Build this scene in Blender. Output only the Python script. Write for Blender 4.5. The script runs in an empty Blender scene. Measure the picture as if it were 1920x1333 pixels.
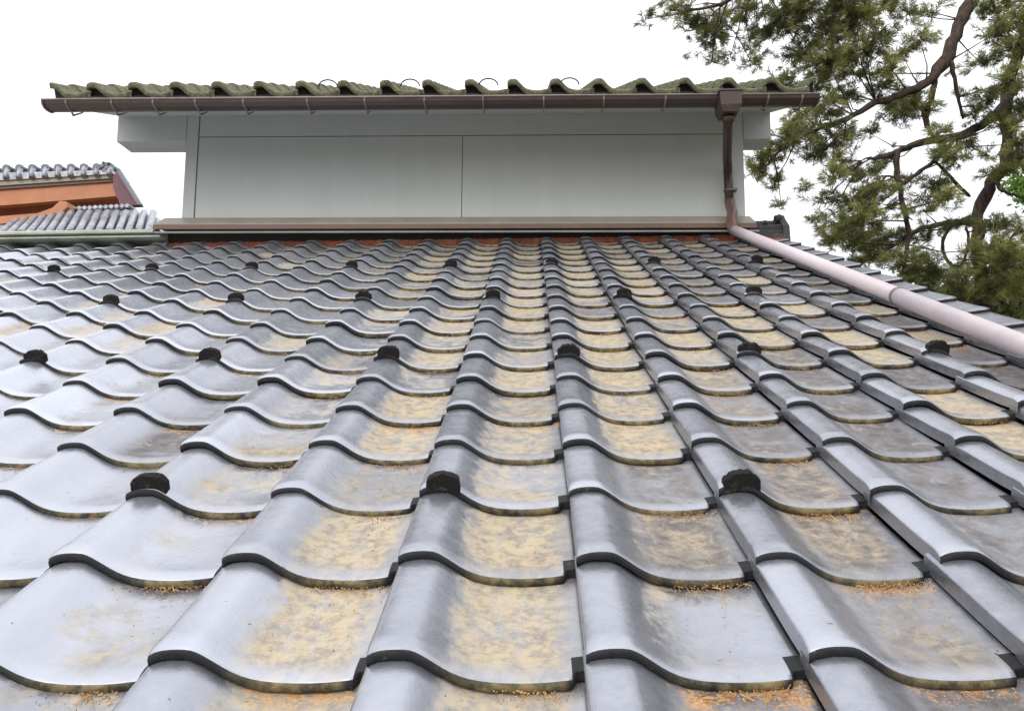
import bpy, math, random
from mathutils import Vector, Matrix

rnd = random.Random(7)
S = bpy.context.scene
COL = S.collection

# ------------------------------------------------------------------ camera
CAM = Vector((-0.0954, -1.4105, 0.0559))
FWD = Vector((-0.0276, 0.9919, 0.1238)).normalized()
UPV = Vector((0.0103, -0.1235, 0.9923))
RGT = FWD.cross(UPV).normalized()
UPV = RGT.cross(FWD).normalized()
FPX = 1477.7                                   # focal length in photo pixels (1920 wide)
cd = bpy.data.cameras.new('camera')
cam = bpy.data.objects.new('camera', cd)
COL.objects.link(cam)
m = Matrix((RGT, UPV, -FWD)).transposed().to_4x4()
m.translation = CAM
cam.matrix_world = m
cd.sensor_width = 36.0
cd.lens = FPX / 1920 * 36
cd.clip_start = 0.02
cd.clip_end = 2000
S.camera = cam

# ------------------------------------------------------------------ sky and sun (bright overcast)
SUN_EL, SUN_AZ = math.radians(32), math.radians(207)      # azimuth clockwise from +Y
W = bpy.data.worlds.new('World')
S.world = W
W.use_nodes = True
wn, wl = W.node_tree.nodes, W.node_tree.links
bg = wn['Background']
sky = wn.new('ShaderNodeTexSky')
sky.sky_type = 'NISHITA'
sky.sun_disc = False
sky.sun_elevation = SUN_EL
sky.sun_rotation = SUN_AZ
sky.dust_density = 4.0
hs = wn.new('ShaderNodeHueSaturation')
hs.inputs['Saturation'].default_value = 0.25
cl = wn.new('ShaderNodeMix')
cl.data_type = 'RGBA'
cl.inputs['Factor'].default_value = 0.72                   # cloud deck over most of the blue
cl.inputs['B'].default_value = (8.6, 8.75, 9.1, 1)
wl.new(sky.outputs['Color'], hs.inputs['Color'])
wl.new(hs.outputs['Color'], cl.inputs['A'])
tc = wn.new('ShaderNodeTexCoord')                          # overcast: zenith brighter than horizon
sz = wn.new('ShaderNodeSeparateXYZ')
wl.new(tc.outputs['Generated'], sz.inputs[0])
mr = wn.new('ShaderNodeMapRange')
mr.inputs['From Min'].default_value, mr.inputs['From Max'].default_value = 0.0, 1.0
mr.inputs['To Min'].default_value, mr.inputs['To Max'].default_value = 0.85, 2.1
wl.new(sz.outputs['Z'], mr.inputs['Value'])
vm = wn.new('ShaderNodeVectorMath')
vm.operation = 'SCALE'
wl.new(cl.outputs['Result'], vm.inputs[0])
wl.new(mr.outputs[0], vm.inputs['Scale'])
wl.new(vm.outputs[0], bg.inputs['Color'])
bg.inputs['Strength'].default_value = 0.12
ld = bpy.data.lights.new('sun', 'SUN')
ld.energy = 0.7
ld.angle = math.radians(24)
ld.color = (1.0, 0.965, 0.91)
sun = bpy.data.objects.new('sun', ld)
COL.objects.link(sun)
sd = Vector((math.sin(SUN_AZ) * math.cos(SUN_EL), math.cos(SUN_AZ) * math.cos(SUN_EL), math.sin(SUN_EL)))
sun.rotation_euler = sd.to_track_quat('Z', 'Y').to_euler()
S.view_settings.view_transform = 'Standard'
S.view_settings.look = 'None'
S.view_settings.gamma = 1
S.view_settings.exposure = 0.36


# ------------------------------------------------------------------ helpers
def at(x, y, Y):
    """photo pixel -> the point of the plane Y=const behind it (used to survey the far trees and roofs)"""
    d = FWD + RGT * ((x - 960) / FPX) - UPV * ((y - 666.5) / FPX)
    return CAM + d * ((Y - CAM.y) / d.y)


def pix(p):
    d = p - CAM
    z = d.dot(FWD)
    return 960 + FPX * d.dot(RGT) / z, 666.5 - FPX * d.dot(UPV) / z, z


class MB:
    def __init__(self):
        self.v, self.f, self.mi, self.uv, self.sm, self.tone = [], [], [], [], [], []

    def vert(self, p):
        self.v.append(tuple(p))
        return len(self.v) - 1

    def face(self, idx, mi=0, uv=None, smooth=False, tone=(0.5, 0.5, 0.5)):
        self.f.append(tuple(idx))
        self.mi.append(mi)
        self.uv.append(uv or [(0, 0)] * len(idx))
        self.sm.append(smooth)
        self.tone.append(tone)

    def box(self, lo, hi, mi=0, bev=0.0):
        x0, y0, z0 = lo
        x1, y1, z1 = hi
        if bev <= 0:
            b = [self.vert(p) for p in ((x0, y0, z0), (x1, y0, z0), (x1, y1, z0), (x0, y1, z0),
                                        (x0, y0, z1), (x1, y0, z1), (x1, y1, z1), (x0, y1, z1))]
            for q in ((0, 3, 2, 1), (4, 5, 6, 7), (0, 1, 5, 4), (1, 2, 6, 5), (2, 3, 7, 6), (3, 0, 4, 7)):
                self.face([b[i] for i in q], mi)
            return
        c = bev
        ring = lambda a, z: [self.vert(p) for p in ((x0 + c - a, y0 + (c - a) * 0 + (c if a < c else 0) * 0, z),)]
        # octagonal prism-like bevel: bevel the four long vertical edges and the rims
        def loop(ins, z):
            i = ins
            return [self.vert(p) for p in ((x0 + c + i, y0 + i, z), (x1 - c - i, y0 + i, z), (x1 - i, y0 + c + i, z), (x1 - i, y1 - c - i, z),
                                           (x1 - c - i, y1 - i, z), (x0 + c + i, y1 - i, z), (x0 + i, y1 - c - i, z), (x0 + i, y0 + c + i, z))]
        L = [loop(c * .7, z0), loop(0, z0 + c), loop(0, z1 - c), loop(c * .7, z1)]
        for a, b in zip(L, L[1:]):
            for k in range(8):
                self.face([a[k], a[(k + 1) % 8], b[(k + 1) % 8], b[k]], mi)
        self.face(L[0][::-1], mi)
        self.face(L[-1], mi)

    def hexa(self, pts, mi=0):
        """eight corner points, bottom ring then top ring"""
        b = [self.vert(p) for p in pts]
        for q in ((0, 3, 2, 1), (4, 5, 6, 7), (0, 1, 5, 4), (1, 2, 6, 5), (2, 3, 7, 6), (3, 0, 4, 7)):
            self.face([b[i] for i in q], mi)

    def prism(self, poly, axis, a0, a1, mi=0, smooth=False):
        """extrude a 2-D outline along x / y (axis 0 or 1); poly holds the other two coordinates"""
        def P(q, a):
            return (a, q[0], q[1]) if axis == 0 else (q[0], a, q[1])
        A = [self.vert(P(q, a0)) for q in poly]
        B = [self.vert(P(q, a1)) for q in poly]
        n = len(poly)
        for k in range(n):
            self.face([A[k], A[(k + 1) % n], B[(k + 1) % n], B[k]], mi, smooth=smooth)
        self.face(A[::-1], mi)
        self.face(B, mi)

    def tube(self, pts, rad, n=10, mi=0, cap=True, wob=0.0):
        pts = [Vector(p) for p in pts]
        if not isinstance(rad, (list, tuple)):
            rad = [rad] * len(pts)
        prev = None
        nrm = None
        rings = []
        for i, p in enumerate(pts):
            t = (pts[min(i + 1, len(pts) - 1)] - pts[max(i - 1, 0)]).normalized()
            if nrm is None:
                nrm = t.orthogonal().normalized()
            else:
                nrm = (nrm - t * nrm.dot(t)).normalized()
            bn = t.cross(nrm)
            r = []
            for k in range(n):
                a = 2 * math.pi * k / n
                rr = rad[i] * (1 + wob * rnd.uniform(-1, 1))
                r.append(self.vert(p + (nrm * math.cos(a) + bn * math.sin(a)) * rr))
            rings.append(r)
        L = 0
        for i, (a, b) in enumerate(zip(rings, rings[1:])):
            L1 = L + (pts[i + 1] - pts[i]).length
            for k in range(n):
                self.face([a[k], a[(k + 1) % n], b[(k + 1) % n], b[k]], mi,
                          [(k / n, L), ((k + 1) / n, L), ((k + 1) / n, L1), (k / n, L1)], True)
            L = L1
        if cap:
            self.face(rings[0][::-1], mi)
            self.face(rings[-1], mi)

    def mesh(self, name, mats):
        me = bpy.data.meshes.new(name)
        me.from_pydata(self.v, [], self.f)
        for mt in mats:
            me.materials.append(mt)
        me.polygons.foreach_set('material_index', self.mi)
        me.polygons.foreach_set('use_smooth', self.sm)
        uvl = me.uv_layers.new(name='UVMap')
        uvl.data.foreach_set('uv', [c for u in self.uv for q in u for c in q])
        at_ = me.attributes.new('tone', 'FLOAT_VECTOR', 'FACE')
        at_.data.foreach_set('vector', [c for t in self.tone for c in t])
        me.update()
        return me

    def build(self, name, mats, parent=None, loc=(0, 0, 0)):
        if not isinstance(mats, (list, tuple)):
            mats = [mats]
        o = bpy.data.objects.new(name, self.mesh(name, mats))
        COL.objects.link(o)
        o.parent = parent
        o.location = loc
        return o


def empty(name, loc=(0, 0, 0), parent=None):
    o = bpy.data.objects.new(name, None)
    o.empty_display_size = 0.2
    COL.objects.link(o)
    o.location = loc
    o.parent = parent
    return o


def tag(o, label=None, cat=None, group=None, kind=None):
    if label: o['label'] = label
    if cat: o['category'] = cat
    if group: o['group'] = group
    if kind: o['kind'] = kind
    return o


# ------------------------------------------------------------------ materials
class N:
    """short hand for building node trees"""
    def __init__(self, name):
        self.m = bpy.data.materials.new(name)
        self.m.use_nodes = True
        self.t = self.m.node_tree
        self.b = self.t.nodes['Principled BSDF']

    def new(self, t, **k):
        n = self.t.nodes.new(t)
        for a, v in k.items():
            setattr(n, a, v)
        return n

    def put(self, s, v):
        if hasattr(v, 'is_output'):
            self.t.links.new(v, s)
        else:
            s.default_value = v

    def math(self, op, a, b=0.0, c=None, clamp=False):
        n = self.new('ShaderNodeMath', operation=op, use_clamp=clamp)
        self.put(n.inputs[0], a)
        self.put(n.inputs[1], b)
        if c is not None: self.put(n.inputs[2], c)
        return n.outputs[0]

    def ramp(self, v, lo, hi, a=0.0, b=1.0):
        n = self.new('ShaderNodeMapRange', interpolation_type='SMOOTHSTEP')
        self.put(n.inputs['Value'], v)
        self.put(n.inputs['From Min'], lo)
        self.put(n.inputs['From Max'], hi)
        self.put(n.inputs['To Min'], a)
        self.put(n.inputs['To Max'], b)
        return n.outputs[0]

    def mix(self, f, a, b):
        n = self.new('ShaderNodeMix', data_type='RGBA')
        self.put(n.inputs['Factor'], f)
        self.put(n.inputs['A'], a if hasattr(a, 'is_output') else (*a, 1))
        self.put(n.inputs['B'], b if hasattr(b, 'is_output') else (*b, 1))
        return n.outputs['Result']

    def pos(self):
        return self.new('ShaderNodeNewGeometry').outputs['Position']

    def noise(self, scale, detail=4, rough=0.6, vec=None, dist=0.0):
        n = self.new('ShaderNodeTexNoise')
        self.put(n.inputs['Vector'], vec if vec is not None else self.pos())
        n.inputs['Scale'].default_value = scale
        n.inputs['Detail'].default_value = detail
        n.inputs['Roughness'].default_value = rough
        n.inputs['Distortion'].default_value = dist
        return n.outputs['Fac']

    def scaled(self, s):
        n = self.new('ShaderNodeVectorMath', operation='MULTIPLY')
        self.put(n.inputs[0], self.pos())
        n.inputs[1].default_value = s
        return n.outputs[0]

    def bump(self, h, strength, dist=0.01):
        n = self.new('ShaderNodeBump')
        n.inputs['Strength'].default_value = strength
        n.inputs['Distance'].default_value = dist
        self.put(n.inputs['Height'], h)
        self.t.links.new(n.outputs['Normal'], self.b.inputs['Normal'])

    def set(self, **k):
        for a, v in k.items():
            s = self.b.inputs[a.replace('_', ' ')]
            self.put(s, v if hasattr(v, 'is_output') or not isinstance(v, tuple) else (*v, 1))
        return self.m


def plain(name, c, rough=0.6, var=0.25, scale=6.0, metal=0.0, bump=0.15, fine=60.0, spec=0.5):
    n = N(name)
    a = n.noise(scale, 5, 0.65)
    b = n.noise(fine, 3, 0.6)
    f = n.math('MULTIPLY_ADD', b, 0.4, n.math('MULTIPLY', a, 0.6))
    lo = tuple(x * (1 - var) for x in c)
    hi = tuple(min(1, x * (1 + var)) for x in c)
    n.set(Base_Color=n.mix(n.ramp(f, 0.35, 0.65), lo, hi), Roughness=n.ramp(f, 0.3, 0.7, rough - .08, min(1, rough + .08)), Metallic=metal,
          Specular_IOR_Level=spec)
    if bump: n.bump(b, bump, 0.004)
    return n.m


def tile_material():
    n = N('smoked_clay_tile')
    uv = n.new('ShaderNodeSeparateXYZ')
    n.t.links.new(n.new('ShaderNodeUVMap').outputs['UV'], uv.inputs[0])
    U, V = uv.outputs[0], uv.outputs[1]
    tn = n.new('ShaderNodeAttribute', attribute_name='tone')
    ts = n.new('ShaderNodeSeparateXYZ')
    n.t.links.new(tn.outputs['Vector'], ts.inputs[0])
    tone, wear, lg = ts.outputs                                      # third channel packs litter (whole tenths) and grime plus painted reflection (fraction)
    litter = n.math('FLOOR', lg)
    grime_reflection = n.math('SUBTRACT', lg, litter)
    litter = n.math('DIVIDE', litter, 10.0)
    off = n.new('ShaderNodeVectorMath', operation='MULTIPLY_ADD')    # each tile carries its own clouding
    n.t.links.new(tn.outputs['Vector'], off.inputs[0])
    off.inputs[1].default_value = (7.3, 5.1, 9.7)
    n.t.links.new(n.pos(), off.inputs[2])
    P = off.outputs[0]
    big = n.noise(9, 6, 0.7, P, 0.6)
    mid = n.noise(38, 6, 0.75, P, 0.3)
    fine = n.noise(230, 3, 0.7)
    streak = n.noise(1.0, 5, 0.6, n.scaled((70, 9, 9)))
    # the smoked skin
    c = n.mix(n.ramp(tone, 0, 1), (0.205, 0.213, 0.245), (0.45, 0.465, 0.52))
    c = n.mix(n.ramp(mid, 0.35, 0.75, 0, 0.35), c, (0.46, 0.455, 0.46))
    # pale dust and lichen that gathers in the trough
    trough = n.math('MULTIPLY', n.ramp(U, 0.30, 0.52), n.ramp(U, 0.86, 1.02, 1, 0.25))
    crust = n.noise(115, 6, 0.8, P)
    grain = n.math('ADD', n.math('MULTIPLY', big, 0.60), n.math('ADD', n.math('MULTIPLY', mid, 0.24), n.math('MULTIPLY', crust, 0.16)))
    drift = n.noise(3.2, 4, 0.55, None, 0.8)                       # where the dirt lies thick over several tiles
    # a dull grime film dries in the pan of every tile, darkened rightward to paint in reflected trees
    film = n.math('MULTIPLY', trough, n.ramp(n.math('ADD', n.math('MULTIPLY', grain, .7), n.math('MULTIPLY', drift, .5)), n.math('MULTIPLY_ADD', grime_reflection, -.42, .74), n.math('MULTIPLY_ADD', grime_reflection, -.42, .96)))
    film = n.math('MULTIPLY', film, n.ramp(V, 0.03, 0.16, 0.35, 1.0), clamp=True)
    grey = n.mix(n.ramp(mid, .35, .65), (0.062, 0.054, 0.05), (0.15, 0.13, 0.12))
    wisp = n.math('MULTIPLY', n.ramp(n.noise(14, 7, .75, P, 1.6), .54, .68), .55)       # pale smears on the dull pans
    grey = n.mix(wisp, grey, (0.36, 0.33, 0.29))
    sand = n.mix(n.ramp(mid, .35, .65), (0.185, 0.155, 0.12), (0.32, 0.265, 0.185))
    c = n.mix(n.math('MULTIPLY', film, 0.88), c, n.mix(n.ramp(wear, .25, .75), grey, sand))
    thr = n.math('MULTIPLY_ADD', wear, -0.38, 0.70)
    st = n.math('MULTIPLY', n.ramp(n.math('SUBTRACT', n.math('ADD', n.math('MULTIPLY', grain, .62), n.math('MULTIPLY', drift, .38)), thr), -0.10, 0.10), n.ramp(n.math('ADD', U, n.math('MULTIPLY', n.math('SUBTRACT', grain, .5), .35)), 0.30, 0.42))
    st = n.math('MULTIPLY', st, n.ramp(U, 0.82, 1.0, 1, 0.2))
    st = n.math('MULTIPLY', st, n.ramp(V, 0.03, 0.22, 0.25, 1.0))
    st = n.math('MULTIPLY', st, n.ramp(streak, 0.25, 0.6, 0.6, 1.0), clamp=True)
    dust = n.mix(n.ramp(mid, 0.36, 0.60), (0.20, 0.175, 0.145), (0.41, 0.325, 0.20))
    dust = n.mix(n.ramp(crust, 0.48, 0.66, 0, .6), dust, (0.41, 0.355, 0.265))
    c = n.mix(n.math('MULTIPLY', st, 0.9), c, dust)
    # rust-brown needle litter washed up against the course above, and down the trough line
    lit = n.math('MULTIPLY', n.ramp(n.math('ADD', V, n.math('MULTIPLY', n.math('SUBTRACT', big, .5), .5)), 0.80, 0.98), n.ramp(U, 0.36, 0.5))
    lit = n.math('MULTIPLY', lit, n.ramp(n.math('ADD', n.math('MULTIPLY', mid, .6), n.math('MULTIPLY', fine, .4)), n.math('MULTIPLY_ADD', litter, -0.2, 0.62), n.math('MULTIPLY_ADD', litter, -0.2, 0.70)))
    c = n.mix(n.math('MULTIPLY', lit, 0.9), c, n.mix(n.ramp(fine, .4, .6), (0.26, 0.11, 0.04), (0.47, 0.28, 0.12)))
    # specks
    sp = n.ramp(n.noise(95, 2, 0.5), 0.735, 0.76)
    c = n.mix(n.math('MULTIPLY', sp, 0.7), c, (0.05, 0.05, 0.045))
    dirt = n.math('MAXIMUM', n.math('MAXIMUM', n.math('MULTIPLY', st, 0.9), lit), n.math('MULTIPLY', film, 0.78))
    n.set(Base_Color=c, Roughness=n.math('ADD', n.ramp(dirt, 0, 1, 0.29, 0.85), n.math('MULTIPLY', n.math('SUBTRACT', mid, .5), .25)),
          Metallic=n.ramp(dirt, 0, 0.8, 0.74, 0.0), Specular_IOR_Level=n.ramp(dirt, 0, .8, 0.5, 0.28))
    n.bump(n.math('ADD', n.math('MULTIPLY', fine, n.ramp(dirt, 0, 1, .05, .8)), n.math('ADD', n.math('MULTIPLY', mid, .5), n.math('MULTIPLY', big, .9))), 0.26, 0.004)
    return n.m


def lip_material():
    n = N('dark_ochre_tile_edge')
    uv = n.new('ShaderNodeSeparateXYZ')
    n.t.links.new(n.new('ShaderNodeUVMap').outputs['UV'], uv.inputs[0])
    U = uv.outputs[0]
    a = n.noise(45, 5, 0.7)
    b = n.noise(14, 4, 0.6)
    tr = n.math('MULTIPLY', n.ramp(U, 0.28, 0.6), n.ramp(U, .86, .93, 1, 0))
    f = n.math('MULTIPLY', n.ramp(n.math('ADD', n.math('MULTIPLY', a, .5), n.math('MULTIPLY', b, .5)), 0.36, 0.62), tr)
    c = n.mix(f, (0.018, 0.0185, 0.021), n.mix(n.ramp(a, .4, .6), (0.15, 0.135, 0.06), (0.22, 0.165, 0.085)))  # near-black edge, ochre mottling along the trough part
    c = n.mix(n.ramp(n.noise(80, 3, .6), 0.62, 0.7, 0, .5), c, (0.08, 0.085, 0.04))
    n.set(Base_Color=c, Roughness=0.75, Specular_IOR_Level=0.3)
    n.bump(a, 0.4, 0.004)
    return n.m


M_TILE = tile_material()
M_LIP = lip_material()


def moss_material(name, dark, moss, amount):
    n = N(name)
    a = n.noise(22, 6, 0.7)
    b = n.noise(120, 4, 0.7)
    f = n.ramp(n.math('ADD', n.math('MULTIPLY', a, .65), n.math('MULTIPLY', b, .35)), amount - .1, amount + .1)
    c = n.mix(f, dark, n.mix(n.ramp(b, .4, .65), moss, tuple(min(1, x * 1.9) for x in moss)))
    n.set(Base_Color=c, Roughness=0.9, Specular_IOR_Level=0.2)
    n.bump(n.math('ADD', a, b), 0.6, 0.01)
    return n.m


M_GUARD = moss_material('charred_guard_clay', (0.013, 0.011, 0.011), (0.032, 0.03, 0.016), 0.60)
M_EAVE = moss_material('mossy_eave_tile', (0.085, 0.085, 0.075), (0.135, 0.132, 0.075), 0.48)
M_DECK = plain('dark_underlay', (0.03, 0.028, 0.026), 0.9)
M_MORTAR = plain('red_clay_mortar', (0.17, 0.05, 0.025), 0.9, 0.45, 9, bump=0.5, fine=90)
M_RIDGE = moss_material('ridge_tile_clay', (0.07, 0.072, 0.078), (0.10, 0.105, 0.07), 0.6)
M_PIPE = plain('mauve_vinyl', (0.49, 0.42, 0.435), 0.4, 0.07, 3, bump=0)
M_BROWN = plain('brown_vinyl', (0.044, 0.027, 0.022), 0.42, 0.22, 5, bump=0.05)
M_RIM = plain('worn_gutter_rim', (0.24, 0.19, 0.17), 0.45, 0.2, 8)
M_STRAP = plain('bracket_metal', (0.17, 0.13, 0.12), 0.5, 0.2, 20)
M_CREAM = plain('beige_flashing', (0.25, 0.22, 0.175), 0.5, 0.16, 5)
M_EDGE = plain('brown_flashing_edge', (0.11, 0.062, 0.042), 0.55, 0.2, 6)
M_GREYBAR = plain('thin_grey_batten', (0.20, 0.20, 0.195), 0.6, 0.2, 6)
M_CAP = plain('lichen_ridge_cap', (0.33, 0.35, 0.28), 0.6, 0.25, 5)
M_ORANGE = plain('orange_stained_wood', (0.44, 0.175, 0.085), 0.65, 0.14, 4)
M_ORANGE2 = plain('red_brown_boards', (0.36, 0.12, 0.065), 0.7, 0.22, 5)
M_MAROON = plain('maroon_verge_board', (0.13, 0.05, 0.065), 0.6, 0.2, 5)
M_PALETILE = plain('pale_glazed_tile', (0.25, 0.255, 0.285), 0.34, 0.45, 9, metal=0.3)
M_BLUETILE = plain('slate_blue_tile', (0.11, 0.12, 0.15), 0.4, 0.3, 9)
M_GROUND = plain('garden_earth', (0.11, 0.10, 0.06), 0.95, 0.35, 0.7)


def wall_material():
    n = N('painted_wall_board')
    a = n.noise(3.0, 5, 0.6)
    streak = n.noise(1.0, 5, 0.6, n.scaled((9, 9, .8)))
    b = n.noise(150, 2, 0.5)
    f = n.math('ADD', n.math('MULTIPLY', a, .4), n.math('MULTIPLY', streak, .6))
    c = n.mix(n.ramp(f, 0.35, 0.68), (0.445, 0.467, 0.457), (0.475, 0.497, 0.487))
    n.set(Base_Color=c, Roughness=0.62)
    n.bump(b, 0.06, 0.003)
    return n.m


M_WALL = wall_material()
M_JOINT = plain('dark_joint', (0.16, 0.165, 0.16), 0.8)


def leaf_material(name, c0, c1, trans=0.35, scale=2.2):
    n = N(name)
    tn = n.new('ShaderNodeAttribute', attribute_name='tone')
    ts = n.new('ShaderNodeSeparateXYZ')
    n.t.links.new(tn.outputs['Vector'], ts.inputs[0])
    f = n.math('ADD', n.math('MULTIPLY', n.noise(scale, 3, .6), .5), n.math('MULTIPLY', ts.outputs[0], .5))
    c = n.mix(n.ramp(f, .3, .72), c0, c1)
    c = n.mix(n.ramp(ts.outputs[1], .86, .95, 0, .75), c, (0.17, 0.085, 0.035))
    n.set(Base_Color=c, Roughness=0.55, Specular_IOR_Level=0.3)
    tr = n.new('ShaderNodeBsdfTranslucent')
    n.put(tr.inputs['Color'], c)
    ms = n.new('ShaderNodeMixShader')
    ms.inputs[0].default_value = trans
    out = n.t.nodes['Material Output']
    n.t.links.new(n.b.outputs[0], ms.inputs[1])
    n.t.links.new(tr.outputs[0], ms.inputs[2])
    n.t.links.new(ms.outputs[0], out.inputs['Surface'])
    return n.m


M_NEEDLE = leaf_material('pine_needle', (0.075, 0.09, 0.034), (0.35, 0.36, 0.12))
M_LEAF = leaf_material('broad_leaf', (0.075, 0.095, 0.035), (0.25, 0.28, 0.11))
M_BRIGHT = leaf_material('fresh_leaf', (0.10, 0.20, 0.03), (0.20, 0.36, 0.06))


def bark_material(name, c0, c1):
    n = N(name)
    a = n.noise(1.0, 6, 0.7, n.scaled((26, 26, 9)))
    b = n.noise(5, 4, 0.6)
    f = n.math('ADD', n.math('MULTIPLY', a, .65), n.math('MULTIPLY', b, .35))
    n.set(Base_Color=n.mix(n.ramp(f, .36, .64), c0, c1), Roughness=0.9, Specular_IOR_Level=0.2)
    n.bump(a, 0.9, 0.03)
    return n.m


M_BARK = bark_material('pine_bark', (0.026, 0.019, 0.017), (0.10, 0.066, 0.054))

# ------------------------------------------------------------------ ground
g = MB()
g.face([g.vert(p) for p in ((-400, -400, -3), (400, -400, -3), (400, 900, -3), (-400, 900, -3))])
tag(g.build('ground', M_GROUND), kind='structure')

# ------------------------------------------------------------------ the house we look over
HB = Vector((-1.3, 2.2, -3.0))
house = tag(empty('tiled_house', HB),
            'grey wave-tiled house in front with dark snow guards and a pale clerestory under mossy eave', 'house')
SLOPE = math.radians(21.8)
TW, TE, TT, TH = 0.265, 0.235, 0.0145, 0.047        # tile pitch across, up the slope, lip, wave height
C0, C1, R0, R1 = -18, 5, -5, 17


def crom(xs, ys, x):
    for i in range(len(xs) - 1):
        if x <= xs[i + 1]:
            break
    def tan(j):
        a, b = max(j - 1, 0), min(j + 1, len(xs) - 1)
        return (ys[b] - ys[a]) / (xs[b] - xs[a])
    h = xs[i + 1] - xs[i]
    t = (x - xs[i]) / h
    m0, m1 = tan(i) * h, tan(i + 1) * h
    return ((2 * t ** 3 - 3 * t * t + 1) * ys[i] + (t ** 3 - 2 * t * t + t) * m0 + (-2 * t ** 3 + 3 * t * t) * ys[i + 1] + (t ** 3 - t * t) * m1)


PX = [0, .025, .06, .10, .145, .19, .22, .255, .30, .35, .40, .45, .52, .60, .70, .80, .90, 1.0]
PZ = [.80, .89, .955, .99, 1.0, .985, .93, .815, .635, .43, .265, .15, .06, .015, 0.0, .02, .085, .17]


def wave(u, h=TH):
    return (crom(PX, PZ, u) - 1) * h


US = [0, .012, .03, .055, .08, .11, .14, .17, .2, .225, .25, .28, .31, .345, .38, .42, .46, .51, .56, .62, .68, .74, .80, .86, .91, .935, .955, .98, 1.0, 1.035]
# (distance up from the front edge, height change): slightly flared nose rolling over into the lip, face, short return underneath
VS = [(.272, 0), (.235, 0), (.19, 0), (.145, 0), (.10, 0), (.065, .0004), (.045, .0012), (.032, .0020), (.024, .0023), (.017, .0020), (.011, .0011), (.0065, -.0002), (.003, -.002), (.001, -.004), (0, -.0065),
      (0, -.0140), (.004, -.0155), (.03, -.0155)]
LIPROW = 14


def tile(mb, x0, s0, tone, h=TH, verge=0.0, jit=True, us=US, vs=VS, w=TW, tt=TT, e=TE):
    """one wave tile: crest peak of its front lip at (x0, s0, 0) in roof coordinates (x, up the slope, normal)"""
    dx, ds, dn, rz = (rnd.gauss(0, .0011), rnd.gauss(0, .0022), rnd.gauss(0, .0008), rnd.gauss(0, .0022)) if jit else (0, 0, 0, 0)
    uu = list(us)
    if verge:
        uu = uu[:-1] + [1.0 + verge * k / 4 for k in (1, 2, 3, 4)]
    rx = rnd.gauss(0, .006) if jit else 0
    grid = []
    for (d, dz) in vs:
        row = []
        for u in uu:
            z = wave(min(u, 1.0), h) + (max(0, u - 1) * (0.035 if verge else -.12))
            notch = 0.015 if (u > .94 and not verge) else 0.0
            y = max(d, notch) if d < .03 else d
            n = z + dz - tt * y / e
            if d < .03 and u > .94 and not verge and dz > 0: n -= dz
            X = (u - .14) * w
            cx_, cn_ = (rnd.gauss(0, .0005), rnd.gauss(0, .0004)) if (jit and d < .002) else (0, 0)
            row.append(mb.vert((x0 + dx + X - rz * y, s0 + ds + y + rz * X + cx_, n + dn + cn_ + rx * y)))
        grid.append(row)
    for j in range(len(vs) - 1):
        mi = 1 if j >= LIPROW - 2 else 0
        for i in range(len(uu) - 1):
            q = [(uu[i], vs[j]), (uu[i], vs[j + 1]), (uu[i + 1], vs[j + 1]), (uu[i + 1], vs[j])]
            mi2 = 1 if (mi or (uu[i] >= .935 and j >= 6 and not verge)) else 0
            mb.face([grid[j][i], grid[j + 1][i], grid[j + 1][i + 1], grid[j][i + 1]], mi2, [(min(a, 1.0), b[0] / e) for a, b in q], True, tone)
    # left flank down to the neighbour's trough edge, right flank for the verge
    def flank(col, depth, mi):
        low = []
        for j in range(LIPROW + 1):
            p = mb.v[grid[j][col]]
            low.append(mb.vert((p[0] + (0.001 if col == 0 else 0.0), p[1], p[2] - depth)))
        for j in range(LIPROW):
            a = (grid[j][col], grid[j + 1][col], low[j + 1], low[j])
            mb.face(a if col else a[::-1], mi, [(0, vs[j][0] / e)] * 4, False, tone)
    flank(0, h * .50, 0)
    flank(-1, 0.075 if verge else .012, 0 if verge else 1)


lower = MB()
lower.box((C0 * TW - .2, (R0 - .1) * TE, -.125), (5.92 * TW, 18.3 * TE, -.095))
lower_roof = lower.build('lower_roof', M_DECK, house, -HB)
lower_roof.rotation_euler = (SLOPE, 0, 0)
RM = Matrix.Rotation(SLOPE, 4, 'X')

GUARDS = [(c, r) for r, cs in ((0, (-5, -3, -1, 1, 3)), (4, range(-12, 5, 2)), (8, range(-15, 4, 2)), (12, range(-16, 6, 2)), (16, range(-17, -16, 2))) for c in cs if not (r == 16)]


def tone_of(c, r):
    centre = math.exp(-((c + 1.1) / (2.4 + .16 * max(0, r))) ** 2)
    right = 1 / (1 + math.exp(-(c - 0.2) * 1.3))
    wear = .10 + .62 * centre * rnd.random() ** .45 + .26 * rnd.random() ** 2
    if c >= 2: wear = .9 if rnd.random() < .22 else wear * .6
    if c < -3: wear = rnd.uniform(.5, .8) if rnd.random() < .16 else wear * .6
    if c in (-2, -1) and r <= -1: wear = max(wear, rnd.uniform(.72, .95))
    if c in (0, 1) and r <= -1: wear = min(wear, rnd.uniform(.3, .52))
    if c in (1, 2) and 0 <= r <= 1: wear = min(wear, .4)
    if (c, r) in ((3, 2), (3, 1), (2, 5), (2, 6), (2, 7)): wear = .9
    grime_reflection = min(.97, max(.02, .56 + .38 * right + rnd.gauss(0, .15) - .32 / (1 + math.exp((c + 3.5) * 1.1))))  # column terms paint reflected trees (right) and sky (left) into the pan film
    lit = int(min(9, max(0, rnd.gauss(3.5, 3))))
    left = 1 / (1 + math.exp((c + 3.5) * 1.1))                     # left columns coloured paler to stand in for reflected sky
    return (min(1, max(0, .12 + .42 * rnd.random() + .5 * left)), min(1, wear), lit + grime_reflection)


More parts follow.
